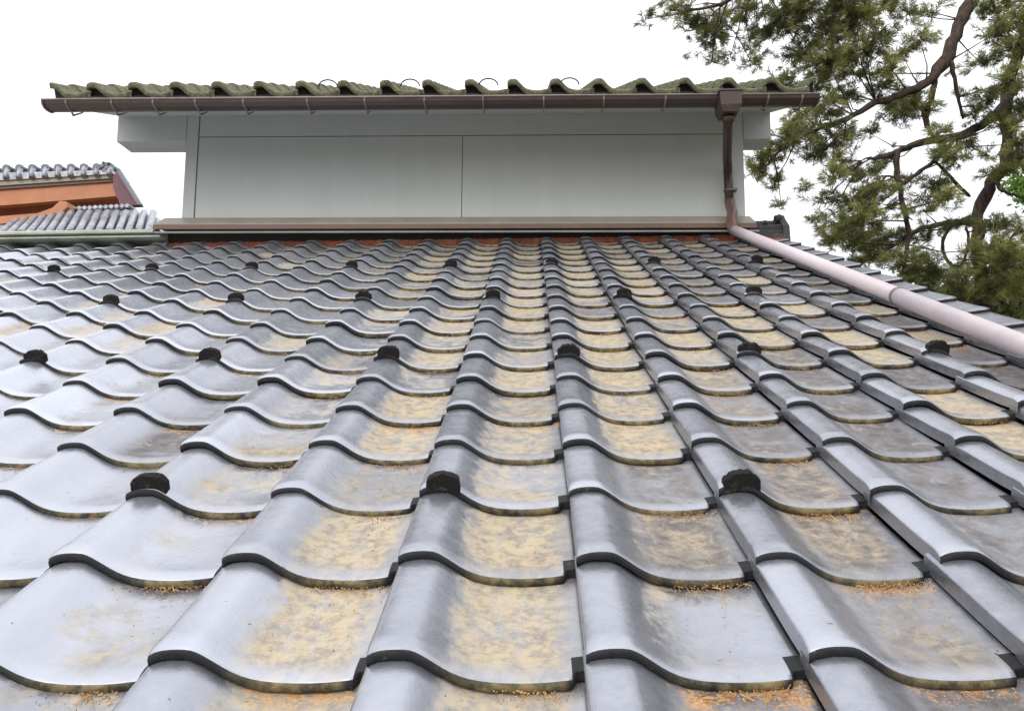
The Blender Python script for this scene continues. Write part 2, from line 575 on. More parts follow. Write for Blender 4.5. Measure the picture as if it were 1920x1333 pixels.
tiles = []
for r in range(R0, R1 + 1):
    for c in range(C0, C1):
        px, py, z = pix(RM @ Vector(((c + .35) * TW, (r + .3) * TE, -.02)))
        half = FPX * TW / max(z, .05) * .6
        seen = z > .2 and -half < px < 1920 + half and py < 1333 + half * .5
        tiles.append((0 if seen else 1, z, c, r))
tiles.sort()
field = MB()
for k, (hid, z, c, r) in enumerate(tiles):
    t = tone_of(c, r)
    if k < 100 and not hid:
        tb = MB()
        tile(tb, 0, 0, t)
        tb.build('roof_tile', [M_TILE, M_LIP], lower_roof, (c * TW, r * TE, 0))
    else:
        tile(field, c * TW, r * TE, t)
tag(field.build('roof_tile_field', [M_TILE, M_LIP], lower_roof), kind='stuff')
for r in range(R0, R1 + 1):
    tb = MB()
    tile(tb, 0, 0, (rnd.uniform(0, .5), rnd.uniform(.0, .2), 1 + rnd.uniform(.6, .95)), verge=.21)
    tb.build('verge_tile', [M_TILE, M_LIP], lower_roof, (C1 * TW, r * TE, 0))


def guard_mesh(kind):
    """upright plaque on a crest: plain hipped, rounded or lobed outline, about 68 x 40 mm"""
    mb = MB()
    half = {0: [(-1, 0), (-.9, .42), (-.8, .62), (-.5, .84), (-.2, .95), (0, 1)],
            1: [(-1, 0), (-1, .3), (-.9, .5), (-.72, .56), (-.64, .78), (-.42, .93), (-.2, .91), (0, 1)],
            2: [(-1, 0), (-.97, .35), (-.85, .62), (-.62, .85), (-.32, .97), (0, 1)]}[kind]
    out = [(x * .0325 * rnd.uniform(.97, 1.03), z * .0235 * rnd.uniform(.94, 1.06)) for x, z in half + [(-x, z) for x, z in half[-2::-1]]]
    base = []
    for x, z in out[::-1]:
        u = .14 + x / TW
        base.append((x, wave(max(0, u)) - .012 if u > 0 else wave(0) - .012))
    rings = []
    for (y, sc, lean) in ((.0, .95, 0), (.002, 1, 0), (.016, 1, .002), (.019, .93, .002)):
        ring = []
        for (x, z) in out:
            b = wave(max(0, .14 + x / TW))
            ring.append(mb.vert((x * sc, y + lean + z * .08, max(b - .012, b * .0 + z * sc - .002 if z > .002 else b - .012) + rnd.gauss(0, .0006))))
        for (x, z) in base[1:-1]:
            ring.append(mb.vert((x * sc, y, z)))
        rings.append(ring)
    n = len(rings[0])
    for a, b in zip(rings, rings[1:]):
        for k in range(n):
            mb.face([a[k], b[k], b[(k + 1) % n], a[(k + 1) % n]], 0)
    mb.face(rings[0], 0)
    mb.face(rings[-1][::-1], 0)
    return mb.mesh('snow_guard', [M_GUARD])


GM = [guard_mesh(k) for k in (0, 1, 2, 1, 0, 1)]
for (c, r) in GUARDS:
    o = bpy.data.objects.new('snow_guard', GM[{(-1, 0): 0, (1, 0): 1, (-3, 0): 2}.get((c, r), rnd.randrange(6))])
    COL.objects.link(o)
    o.parent = lower_roof
    o.location = (c * TW + .007 + rnd.gauss(0, .002), r * TE + .001, 0)
    o.rotation_euler = (0, rnd.gauss(0, .03), rnd.gauss(0, .05))

# top of the slope: red mortar packed under the flashing
mo = MB()
xs = [C0 * TW + i * .02 for i in range(int((1.45 - C0 * TW) / .02))]
xs = [x for x in xs if x > -2.62]
prev = None
for x in xs:
    top = -.014 + rnd.uniform(-.004, .004)
    a = mo.vert((x, 17.35 * TE + rnd.uniform(-.006, .006), -.075))
    b = mo.vert((x, 17.42 * TE + rnd.uniform(-.006, .006), top))
    d = mo.vert((x, 17.9 * TE, top))
    if prev:
        mo.face([prev[0], a, b, prev[1]])
        mo.face([prev[1], b, d, prev[2]])
    prev = (a, b, d)
mo.build('mortar_bed', M_MORTAR, lower_roof)

# back slope and plain walls below, so that the house stands
bk = MB()
bk.hexa([(C0 * TW - .2, 4.12, 1.52), (1.57, 4.12, 1.52), (1.57, 8.6, -.28), (C0 * TW - .2, 8.6, -.28),
         (C0 * TW - .2, 4.12, 1.58), (1.57, 4.12, 1.58), (1.57, 8.6, -.22), (C0 * TW - .2, 8.6, -.22)])
bk.build('back_roof_slope', M_RIDGE, house, -HB)
hw = MB()
hw.prism([(-.75, -3), (8.2, -3), (8.2, -.35), (4.1, 1.35), (-.75, -.5)], 0, C0 * TW + .3, 1.28)
hw.build('house_wall', M_WALL, house, -HB)

# ridge ends either side of the clerestory
rd = MB()
for k, (z0, z1, y0, y1) in enumerate(((1.55, 1.585, 3.98, 4.3), (1.588, 1.622, 4.0, 4.28), (1.625, 1.66, 4.01, 4.27))):
    rd.box((1.30, y0, z0), (1.715, y1, z1), 0, .006)
rd.tube([(1.30, 4.14, 1.675), (1.71, 4.14, 1.675)], .048, 14)
ridge = rd.build('ridge_stack', M_RIDGE, house, -HB + Vector((-.05, 0, -.02)))
on = MB()
on.prism([(-.17 + 4.14, 1.53), (.17 + 4.14, 1.53), (.16 + 4.14, 1.64), (.09 + 4.14, 1.70), (.05 + 4.14, 1.745), (0 + 4.14, 1.765), (-.05 + 4.14, 1.745), (-.09 + 4.14, 1.70), (-.16 + 4.14, 1.64)], 0, 1.70, 1.745)
on.tube([(1.66, 4.02, 1.70), (1.70, 4.02, 1.715)], .022, 8)
on.build('ridge_end_ornament', M_RIDGE, ridge)
for x in (1.42, 1.50, 1.59):
    k = MB()
    k.tube([(x, 4.02, 1.663), (x, 4.02, 1.69)], [.018, .012], 8)
    k.build('ridge_nail_cap', M_RIDGE, ridge)
rm = MB()
rm.box((1.36, 3.93, 1.46), (1.69, 3.975, 1.552))
rm.build('ridge_mortar', M_MORTAR, ridge)
cp = MB()
cp.prism([(3.70, 1.558), (3.70, 1.572), (3.74, 1.592), (4.05, 1.625), (4.3, 1.60), (4.3, 1.5), (4.2, 1.5)], 0, C0 * TW - .1, -2.66)
cp.build('ridge_cap', M_CAP, house, -HB)
cb = MB()
cb.box((C0 * TW - .1, 3.72, 1.532), (-2.62, 3.80, 1.544))
cb.build('cap_batten', M_CAP, house, -HB)
for x in (-3.32, -3.05, -2.86, -3.68, -4.1):
    k = MB()
    k.tube([(x, 3.85, 1.600), (x, 3.85, 1.624), (x, 3.85, 1.630)], [.028, .024, .010], 10)
    k.build('ridge_nail_cap', M_RIDGE, house, -HB)

# ------------------------------------------------------------------ clerestory (walls, eave, gutter), a hair out of level like the real one
up = empty('clerestory', -HB, house)
ROLL = 0.0125
up.rotation_euler = (0, ROLL, 0)
XL, XR, YW = -2.572, 1.345, 3.90


def part(name, mat, fn, parent=up):
    mb = MB()
    fn(mb)
    return mb.build(name, mat, parent)


part('wall_core', M_JOINT, lambda b: b.box((XL + .03, YW + .012, 1.50), (XR - .03, 6.2, 2.52)))
part('side_wall', M_WALL, lambda b: b.box((XL, YW + .02, 1.50), (XL + .026, 6.25, 2.5)))
part('side_wall', M_WALL, lambda b: b.box((XR - .026, YW + .02, 1.50), (XR, 6.25, 2.5)))
part('corner_post', M_WALL, lambda b: b.box((XL - .006, YW - .004, 1.60), (XL + .076, YW + .018, 2.47)))
part('corner_post', M_WALL, lambda b: b.box((XR - .085, YW - .004, 1.60), (XR + .004, YW + .018, 2.47)))
part('wall_panel', M_WALL, lambda b: b.box((XL + .084, YW, 1.675), (-.6115, YW + .011, 2.272)))
part('wall_panel', M_WALL, lambda b: b.box((-.6065, YW, 1.675), (XR - .088, YW + .011, 2.272)))
part('top_panel', M_WALL, lambda b: b.box((XL + .084, YW, 2.279), (XR - .088, YW + .011, 2.47)))
part('plate_end', M_WALL, lambda b: b.box((-3.085, YW - .002, 2.245), (XL - .010, YW + .21, 2.49), 0, .004))
part('plate_end', M_WALL, lambda b: b.box((XR + .008, YW - .002, 2.238), (1.545, YW + .21, 2.49), 0, .004))
# flashing at the wall foot
part('sill_flashing', M_CREAM, lambda b: b.prism([(3.92, 1.682), (3.885, 1.680), (3.735, 1.594), (3.735, 1.578), (3.92, 1.582)], 0, XL - .12, XR + .03))
part('flashing_edge', M_EDGE, lambda b: b.box((XL - .12, 3.722, 1.552), (XR + .03, 3.745, 1.583)))
part('batten', M_GREYBAR, lambda b: b.box((XL - .10, 3.70, 1.519), (XR + .04, 3.72, 1.529)))
part('flashing_void', M_DECK, lambda b: b.box((XL - .08, 3.86, 1.45), (XR + .02, 3.898, 1.575)))
# soffit and verge boards
part('eave_soffit', M_WALL, lambda b: b.hexa([(-3.05, 3.31, 2.22), (1.56, 3.31, 2.22), (1.56, 3.955, 2.452), (-3.05, 3.955, 2.452),
                                              (-3.05, 3.31, 2.262), (1.56, 3.31, 2.262), (1.56, 3.955, 2.52), (-3.05, 3.955, 2.52)]))
UP_SL = math.atan(.438)
EY, EZ = 3.25, 2.372
part('roof_deck', M_DECK, lambda b: b.hexa([(-3.08, EY + .05, EZ - .09), (1.57, EY + .05, EZ - .09), (1.57, EY + 2.3, EZ - .09 + 2.25 * .438), (-3.08, EY + 2.3, EZ - .09 + 2.25 * .438),
                                            (-3.08, EY + .05, EZ - .07), (1.57, EY + .05, EZ - .07), (1.57, EY + 2.3, EZ - .07 + 2.25 * .438), (-3.08, EY + 2.3, EZ - .07 + 2.25 * .438)]))
ur = empty('upper_tiles_frame', (0, EY, EZ), up)
# tiles are rotated in the mesh so that each eave tile can hang straight off the clerestory
COL.objects.unlink(ur)
bpy.data.objects.remove(ur)
UM = Matrix.Translation((0, EY, EZ)) @ Matrix.Rotation(UP_SL, 4, 'X')
EX = [-2.906 + .2671 * k for k in range(17)]
VSE = [(.26, 0), (.18, 0), (.09, 0), (.04, .001), (.018, .002), (.008, .001), (.002, -.004), (0, -.010), (0, -.030), (.004, -.036), (.09, -.036)]


def eave_tile(mb, x, s, lip=True, cut=None):
    global LIPROW
    keep, LIPROW = LIPROW, 7
    us = [u for u in US if cut is None or cut[0] <= u <= cut[1]]
    t0 = len(mb.v)
    tile(mb, x, s, (rnd.random(), rnd.random(), .4), h=.068, us=us, vs=VSE if lip else VSE[:8] + [(0, -.02), (.004, -.024), (.06, -.024)], w=.2671, jit=False)
    if lip:                                         # dark packing that closes the hollow under the wave
        pr = None
        for u in us:
            q = (mb.vert((x + (u - .14) * .2671, s + .045, wave(min(u, 1), .068) - .016)), mb.vert((x + (u - .14) * .2671, s + .045, -.118)))
            if pr: mb.face([pr[1], q[1], q[0], pr[0]], 2)
            pr = q
    LIPROW = keep
    for i in range(t0, len(mb.v)):
        mb.v[i] = tuple(UM @ Vector(mb.v[i]))


def knob(mb, x):
    """rounded end of the crest: a shallow dome under the lip"""
    c = UM @ Vector((x + .002, .004, -.030))
    R = .037
    rows = []
    for i in range(5):
        a = i / 4 * math.pi / 2
        rows.append([mb.vert((c.x + R * math.cos(a) * math.cos(t), c.y - .022 * math.sin(a), c.z + R * .95 * math.cos(a) * math.sin(t) + rnd.gauss(0, .001)))
                     for t in [2 * math.pi * k / 14 for k in range(14)]])
    for a, b in zip(rows, rows[1:]):
        for k in range(14):
            mb.face([a[k], a[(k + 1) % 14], b[(k + 1) % 14], b[k]], 0, None, True)


for k, x in enumerate([EX[0] - .2671] + EX + [EX[-1] + .2671]):
    b = MB()
    eave_tile(b, x, rnd.gauss(0, .003), cut=(.10, 1.04) if k == 0 else (0, .15) if k == 18 else None)
    b.build('eave_tile', [M_EAVE, M_EAVE, M_DECK], up)
b = MB()
for j in range(1, 10):
    for x in [EX[0] - .2671] + EX:
        eave_tile(b, x, j * TE, False)
tag(b.build('upper_tile_field', [M_EAVE, M_EAVE], up), kind='stuff')
for px in (606, 760, 907, 1059):
    c = at(px, 160, 3.47)
    lp = MB()
    x = c.x + .0
    pts = [UM @ Vector((x + .062 * math.cos(a), .235, -.03 + .043 * math.sin(a))) for a in [math.pi * q / 14 for q in range(15)]]
    lp.tube(pts, .0045, 6)
    lp.build('ring_snow_guard', M_GUARD, up)
for x0, x1 in ((-3.19, -3.165), (1.585, 1.61)):
    pass

# gutter under the eave
GZ = 2.211
gt = MB()
prof = [(3.145, GZ), (3.152, GZ - .024), (3.175, GZ - .041), (3.21, GZ - .046), (3.245, GZ - .041), (3.268, GZ - .024), (3.275, GZ)]
inner = [(y + (.004 if y < 3.21 else -.004 if y > 3.21 else 0), z + .004) for y, z in prof][::-1]
gt.prism(prof + inner, 0, -3.148, 1.605)
gut = gt.build('gutter', M_BROWN, up)
b = MB()
b.tube([(-3.151, 3.145, GZ), (1.608, 3.145, GZ)], .0052, 8)
b.build('gutter_rim', M_RIM, gut)
for x, s in ((-3.148, -1), (1.605, 1)):
    b = MB()
    b.prism([(y + (.004 if y > 3.21 else -.004), z - (.004 if z < GZ else 0)) for y, z in prof], 0, x - .004, x + .012 if s < 0 else x + .006)
    b.build('gutter_end_cap', M_BROWN, gut)
for px in (115, 200, 278, 357, 447, 567, 675, 787, 897, 1011, 1124, 1240, 1433, 1497):
    x = at(px, 196, 3.15).x
    b = MB()
    st = [(3.140, GZ + .006)] + [(y + (y - 3.21) * .06, z - .004) for y, z in prof[1:4]] + [(3.235, GZ - .072), (3.33, GZ - .01), (3.33, GZ - .002), (3.235, GZ - .06)] + [(y, z + .002) for y, z in prof[1:4]][::-1]
    b.prism(st, 0, x - .005, x + .005)
    b.build('gutter_bracket', M_STRAP, gut)

# ------------------------------------------------------------------ rainwater pipe: hopper, wall length, elbow, long length lying on the tiles
pipe = tag(empty('drainpipe', (1.235, 3.80, 1.62)),
           'drainpipe with brown hopper at the gutter and long mauve length lying down the tiled slope', 'drainpipe')
PB = -Vector((1.235, 3.80, 1.62))
b = MB()
hx, hy = 1.098, 3.19
b.hexa([(hx - .046, hy - .075, 2.075), (hx + .046, hy - .075, 2.075), (hx + .046, hy + .06, 2.075), (hx - .046, hy + .06, 2.075),
        (hx - .062, hy - .088, 2.115), (hx + .062, hy - .088, 2.115), (hx + .062, hy + .07, 2.115), (hx - .062, hy + .07, 2.115)])
b.hexa([(hx - .062, hy - .088, 2.1155), (hx + .062, hy - .088, 2.1155), (hx + .062, hy + .07, 2.1155), (hx - .062, hy + .07, 2.1155),
        (hx - .066, hy - .092, 2.195), (hx + .066, hy - .092, 2.195), (hx + .066, hy + .07, 2.195), (hx - .066, hy + .07, 2.195)])
b.box((hx - .072, hy - .098, 2.1955), (hx + .072, hy + .075, 2.207), 0, .003)
b.build('hopper', M_BROWN, pipe, PB)
b = MB()
b.tube([(hx, hy - .01, 2.085), (hx + .003, hy + .012, 2.056), (hx + .014, hy + .07, 2.045), (1.222, 3.74, 2.02), (1.2445, 3.82, 2.0), (1.247, 3.835, 1.95)], .030, 14)
b.build('offset_pipe', M_BROWN, pipe, PB)
b = MB()
b.tube([(hx, hy - .012, 2.085), (hx + .003, hy + .015, 2.05)], .037, 14)
b.build('pipe_collar', M_BROWN, pipe, PB)
b = MB()
b.tube([(1.2470, 3.835, 1.99), (1.2500, 3.835, 1.735)], .030, 14)
b.build('wall_pipe', M_BROWN, pipe, PB)
b = MB()
b.tube([(1.2485, 3.835, 1.835), (1.2485, 3.835, 1.822)], .036, 14)
b.box((1.265, 3.80, 1.822), (1.30, 3.86, 1.834))
b.build('pipe_bracket', M_STRAP, pipe, PB)
b = MB()
b.tube([(1.2500, 3.835, 1.765), (1.2500, 3.83, 1.735), (1.2480, 3.80, 1.70), (1.2340, 3.71, 1.63), (1.212, 3.665, 1.575), (1.205, 3.63, 1.525), (1.198, 3.585, 1.49), (1.190, 3.50, 1.452)], .0345, 14)
b.build('elbow', plain('red_brown_vinyl', (0.11, 0.062, 0.052), 0.42, 0.2, 5), pipe, PB)


def onroof(x, s, n):
    return RM @ Vector((x, s, n))


joint = 1.515
b = MB()
b.tube([onroof(1.188, 3.78, .052), onroof(1.196, 3.4, .048), onroof(1.208, joint + .012, .044)], .030, 24)
b.build('roof_pipe', M_PIPE, pipe, PB)
b = MB()
b.tube([onroof(1.208, joint + .008, .044), onroof(1.222, .0, .042), onroof(1.232, -1.15, .042)], .0305, 24)
b.build('roof_pipe', M_PIPE, pipe, PB)
b = MB()
b.tube([onroof(1.208, joint + .010, .044), onroof(1.208, joint - .004, .044)], .0322, 24)
b.build('pipe_joint', plain('dark_pipe_joint', (0.16, 0.12, 0.12), 0.6), pipe, PB)

# ------------------------------------------------------------------ litter of pine needles and bud scales lying in the troughs
lt = MB()
for i in range(9000):
    c = rnd.choice([-5, -4, -3, -2, -2, -1, -1, 0, 0, 1, 1, 2, 3, 4])
    r = rnd.choice([-3, -3, -3, -2, -2, -2, -1, -1, 0, 0, 1, 2, 3, 4, 5, 6])
    u = rnd.betavariate(3, 2.2) * .6 + .4
    d = TE - .001 - abs(rnd.gauss(0, .012 if rnd.random() < .8 else .06))
    if d < .03: continue
    x = c * TW + (u - .14) * TW
    s = r * TE + d
    hsh = (math.sin(c * 12.9 + r * 78.2) * 43758.5) % 1
    if hsh < .4 or rnd.random() > hsh * 1.1: continue
    u = min(.98, max(.4, u * .55 + .45 * (.5 + .5 * ((hsh * 7.3) % 1)) + rnd.gauss(0, .05)))
    n = wave(u) - TT * d / TE + .0035
    a = rnd.uniform(0, math.pi)
    L = rnd.uniform(.0005, .0016) if rnd.random() < .95 else rnd.uniform(.005, .011)
    wd = rnd.uniform(.0004, .0011)
    ca, sa = math.cos(a), math.sin(a)
    tl = rnd.uniform(-.0006, .0012)
    q = [(x - ca * L - sa * wd, s - sa * L + ca * wd, n), (x - ca * L + sa * wd, s - sa * L - ca * wd, n), (x + ca * L + sa * wd, s + sa * L - ca * wd, n + tl), (x + ca * L - sa * wd, s + sa * L + ca * wd, n + tl),
         (x, s, n + .0016)]
    v = [lt.vert(RM @ Vector(p)) for p in q]
    t = (rnd.random(), 0, 0)
    lt.face([v[0], v[1], v[4]], 0, None, False, t)
    lt.face([v[1], v[2], v[4]], 0, None, False, t)
    lt.face([v[2], v[3], v[4]], 0, None, False, t)
    lt.face([v[3], v[0], v[4]], 0, None, False, t)
nl = N('dry_litter')
tn = nl.new('ShaderNodeAttribute', attribute_name='tone')
tsx = nl.new('ShaderNodeSeparateXYZ')
nl.t.links.new(tn.outputs['Vector'], tsx.inputs[0])
nl.set(Base_Color=nl.mix(tsx.outputs[0], (0.22, 0.09, 0.035), (0.48, 0.29, 0.12)), Roughness=0.9)
tag(lt.build('pine_litter', nl.m), kind='stuff')

# ------------------------------------------------------------------ neighbour's house beyond the ridge
NB = Vector((-9.5, 13.5, -3.0))
nb = tag(empty('neighbour_house', NB), 'orange timber neighbour house with pale tiled roofs beyond the ridge at far left', 'house')


def P(x, y, Y):
    return at(x, y, Y)


def slabpx(name, mat, px, Y0, Y1, parent=nb, off=None):
    """outline given where it meets the plane Y0, carried straight back to Y1"""
    mb = MB()
    A = [P(x, y, Y0) for x, y in px]
    mb.prism([(p.x, p.z) for p in A], 1, Y0, Y1)
    return mb.build(name, mat, parent, off if off is not None else -NB)


slabpx('gable_fascia', M_ORANGE, [(-420, 420), (218, 368), (218, 338), (-420, 382)][::-1], 11.9, 12.05)
slabpx('gable_wall', M_ORANGE2, [(-420, 480), (-420, 400), (214, 352), (247, 392), (240, 420)], 12.4, 12.6)
slabpx('fascia_trim', M_EDGE, [(-420, 384), (218, 340), (218, 334), (-420, 376)], 11.86, 12.0)
slabpx('eave_board', M_CREAM, [(-420, 376), (216, 334), (216, 324), (-420, 362)], 11.83, 12.1)
roofn = slabpx('upper_roof', M_PALETILE, [(-420, 362), (218, 326), (210, 319), (-420, 334)], 11.8, 12.3)
for k in range(26):
    x = -400 + k * 24.2
    yb = 327 - (x + 400) / 610 * 8 - 6
    c0 = P(x, yb + 16 + (210 - x) * .02, 11.78)
    c1 = P(x + 3, yb - 3, 11.9)
    mb = MB()
    mb.tube([c0, (c0 + c1) / 2, c1], [.05, .055, .055], 7)
    mb.build('roof_roll', M_PALETILE, roofn, (0, 0, 0))
    mb = MB()
    e = P(x, yb, 11.85)
    mb.tube([e + Vector((0, -.02, .0)), e + Vector((0, .3, .02))], .062, 8)
    mb.build('ridge_roll', M_BLUETILE, roofn, (0, 0, 0))
slabpx('ridge', M_BLUETILE, [(-420, 336), (-420, 326), (206, 314), (206, 322)], 11.95, 12.25)
mb = MB()
e = P(196, 318, 11.85)
for dx, dz, r_ in ((-.09, .0, .05), (-.02, .05, .055), (.05, .085, .045), (.06, .02, .06), (-.12, .035, .03), (-.01, .11, .03), (.09, .1, .025), (.02, -.03, .06)):
    c = e + Vector((dx, 0, dz))
    mb.tube([c + Vector((0, -.06, 0)), c + Vector((0, -.03, 0)), c + Vector((0, .12, 0))], [r_ * .5, r_, r_], 8)
mb.build('ridge_ornament', M_BLUETILE, nb, -NB)
slabpx('verge_board', M_MAROON, [(212, 328), (222, 322), (262, 384), (226, 386), (212, 352)], 11.8, 11.95)
slabpx('verge_tiles', M_BLUETILE, [(218, 321), (224, 319), (264, 383), (258, 384)], 11.7, 11.8)
# lower lean-to roof: pale tiles running down towards us, dark ridge strip at its top
slabpx('lower_ridge', M_BLUETILE, [(118, 398), (130, 390), (238, 385), (236, 391), (180, 402)], 11.2, 11.5)
mb = MB()
for k in range(12):
    x = 128 + k * 10
    a = P(x, 391 - k * .5, 11.15)
    mb.tube([a, a + Vector((0, .3, .0))], .035, 7)
mb.build('ridge_cap_row', M_PALETILE, nb, -NB)
lowr = MB()
A = [P(-420, 470, 9.5), P(300, 452, 9.5), P(300, 410, 10.6), P(240, 391, 11.3), P(130, 395, 11.4), P(-420, 452, 11.0)]
ix = [lowr.vert(p) for p in A]
lowr.face(ix)
ib = [lowr.vert(p - Vector((0, 0, .12))) for p in A]
lowr.face(ib[::-1])
for k in range(6):
    lowr.face([ix[k], ib[k], ib[(k + 1) % 6], ix[(k + 1) % 6]])
lowo = lowr.build('lower_roof', M_PALETILE, nb, -NB)
for k in range(16):
    x = -10 + k * 19
    mb = MB()
    mb.tube([P(x, 452, 9.4) + Vector((0, 0, .05)), P(x * .9 + 40, 402 + max(0, 100 - x) * .14, 10.9) + Vector((0, 0, .03))], .055, 7)
    mb.build('roof_roll', M_PALETILE, lowo, (0, 0, 0))
slabpx('porch_fascia', M_ORANGE, [(-420, 462), (-420, 440), (70, 400), (98, 390), (112, 377), (124, 378), (126, 388), (110, 404), (60, 414)], 10.9, 11.1)
mb = MB()
mb.box((-14.5, 12.62, -3), (-8.7, 13.1, 4.2))
mb.build('house_body', M_ORANGE2, nb, -NB)

# ------------------------------------------------------------------ trees on the right
PT = at(1838, 560, 7.6)
PINE_BASE = Vector((PT.x + .1, 7.6, -3.0))
pine = tag(empty('pine_tree', PINE_BASE), 'large pine with reddish bent trunk and drooping needle clumps at the right, behind the clerestory', 'tree')
PO = -PINE_BASE


def limb(name, px, Y, wpx, parent=pine, mat=M_BARK, off=None):
    """px: bend points, Y: depth at both ends, wpx: width in photo pixels along the limb"""
    n = len(px)
    raw = []
    for i, (x, y) in enumerate(px):
        t = i / (n - 1)
        yy = Y[0] + (Y[1] - Y[0]) * t
        p = at(x, y, yy)
        w = wpx[0] + (wpx[1] - wpx[0]) * t
        raw.append((p, .8 * w * (yy + 1.41) / FPX / 2))
    pts, rad = [], []
    for i in range(n - 1):
        p0, p1, p2, p3 = raw[max(i - 1, 0)][0], raw[i][0], raw[i + 1][0], raw[min(i + 2, n - 1)][0]
        for k in range(4):
            t = k / 4
            q = .5 * ((2 * p1) + (p2 - p0) * t + (2 * p0 - 5 * p1 + 4 * p2 - p3) * t * t + (3 * p1 - p0 - 3 * p2 + p3) * t ** 3)
            j = raw[i][1] * .22
            pts.append(q + Vector((rnd.gauss(0, j), 0, rnd.gauss(0, j))))
            rad.append((raw[i][1] * (1 - t) + raw[i + 1][1] * t) * rnd.uniform(.9, 1.12))
    pts.append(raw[-1][0])
    rad.append(raw[-1][1] * .7)
    mb = MB()
    mb.tube(pts, rad, 9, wob=.07)
    mb.build(name, mat, parent, off if off is not None else PO)
    return pts


SK = []
tr = [PINE_BASE, PINE_BASE + Vector((-.05, 0, 1.2)), PINE_BASE + Vector((.0, 0, 2.1))]
mb = MB()
mb.tube(tr + [at(1838, 560, 7.6)], [.19, .16, .13, .11], 12, wob=.05)
mb.build('trunk', M_BARK, pine, PO)
SK += limb('trunk', [(1838, 590), (1838, 520), (1832, 455), (1836, 400), (1858, 345), (1884, 300), (1892, 250), (1886, 205), (1900, 120), (1940, 20), (1975, -90)], (7.6, 7.6), (28, 27))
SK += limb('branch', [(1965, -80), (1900, -110), (1842, -50), (1810, 20), (1785, 85), (1752, 138)], (7.6, 7.0), (34, 30))
SK += limb('branch', [(1765, 120), (1738, 155), (1690, 178), (1630, 200), (1570, 230), (1510, 252), (1450, 292)], (7.0, 6.6), (24, 6))
SK += limb('branch', [(1752, 138), (1748, 180), (1738, 215), (1742, 240), (1752, 262)], (7.0, 7.1), (16, 6))
SK += limb('branch', [(1900, 165), (1876, 205), (1840, 235), (1790, 256), (1720, 270), (1680, 284), (1640, 298)], (7.6, 6.8), (26, 12))
SK += limb('branch', [(1682, 284), (1684, 330), (1692, 380), (1702, 425), (1700, 470), (1694, 505)], (6.85, 6.9), (15, 9))
SK += limb('branch', [(1694, 345), (1725, 322), (1760, 295), (1790, 262)], (6.9, 7.1), (8, 10))
SK += limb('branch', [(1694, 345), (1672, 332), (1655, 330)], (6.85, 6.8), (7, 4))
SK += limb('branch', [(1830, 412), (1795, 416), (1760, 420), (1725, 430), (1702, 448)], (7.6, 7.1), (18, 8))
SK += limb('branch', [(1782, 112), (1792, 160), (1798, 190), (1806, 224)], (7.0, 7.2), (11, 6))
SK += limb('branch', [(1728, 200), (1736, 235), (1752, 262)], (6.95, 7.1), (8, 5))
SK += limb('branch', [(1750, 300), (1775, 325), (1800, 352), (1818, 368)], (7.0, 7.5), (7, 9))
SK += limb('branch', [(1815, 418), (1790, 420), (1772, 440), (1768, 470), (1782, 495), (1798, 500), (1810, 480), (1816, 450), (1812, 425)], (7.5, 7.4), (9, 6))
SK += limb('branch', [(1898, 215), (1906, 270), (1918, 310), (1945, 350)], (7.6, 7.3), (12, 8))
SK += limb('branch', [(1868, 330), (1872, 352), (1890, 362), (1925, 372)], (7.55, 7.3), (9, 6))
SK += limb('branch', [(1850, -20), (1872, 30), (1900, 75), (1935, 105)], (7.3, 7.1), (7, 4))
SK += limb('branch', [(1285, 20), (1330, 14), (1380, -5), (1480, -60), (1640, -90), (1842, -60)], (6.4, 7.3), (4, 22))
SK += limb('branch', [(1945, 430), (1900, 440), (1895, 470), (1925, 490)], (7.4, 7.4), (6, 5))
SK += limb('branch', [(1640, 298), (1628, 296), (1615, 302)], (6.8, 6.7), (7, 3))

clumps = [(1215, 36, 17), (1252, -2, 14), (1306, 52, 34), (1340, 66, 38), (1290, 12, 28), (1398, 20, 34), (1368, 112, 22), (1408, 92, 30), (1412, 122, 22), (1335, 114, 10),
          (1440, 60, 18), (1470, 40, 40), (1505, 8, 50), (1545, 62, 52), (1550, 115, 46), (1532, 160, 38), (1605, 40, 46), (1625, 92, 40), (1585, 8, 46), (1652, 18, 34),
          (1650, 66, 26), (1705, 26, 24), (1742, 22, 28), (1500, 208, 24), (1545, 205, 34), (1480, 262, 34), (1440, 292, 30), (1418, 322, 28), (1452, 338, 22), (1530, 285, 30),
          (1500, 245, 34), (1565, 255, 30), (1590, 180, 26), (1648, 162, 26), (1700, 182, 34), (1722, 200, 32), (1690, 212, 34), (1580, 300, 24), (1562, 330, 24), (1600, 372, 32), (1550, 372, 20),
          (1512, 350, 14), (1465, 385, 11), (1578, 420, 36), (1620, 408, 34), (1640, 380, 32), (1655, 348, 26), (1742, 372, 28), (1778, 372, 22), (1760, 342, 22),
          (1600, 452, 38), (1650, 470, 40), (1690, 488, 30), (1566, 445, 26), (1722, 496, 26), (1768, 290, 26), (1808, 268, 22), (1830, 212, 22), (1802, 182, 14), (1870, 60, 28),
          (1900, 92, 40), (1902, 150, 34), (1890, 232, 26), (1915, 270, 26), (1852, 14, 24), (1860, 462, 30), (1882, 482, 40), (1842, 500, 30), (1912, 432, 34), (1900, 535, 40), (1850, 545, 34), (1800, 515, 18),
          (1630, 250, 16), (1640, 320, 18), (1530, 410, 12), (1690, 400, 14), (1730, 395, 16), (1850, 290, 16), (1640, 435, 20)]
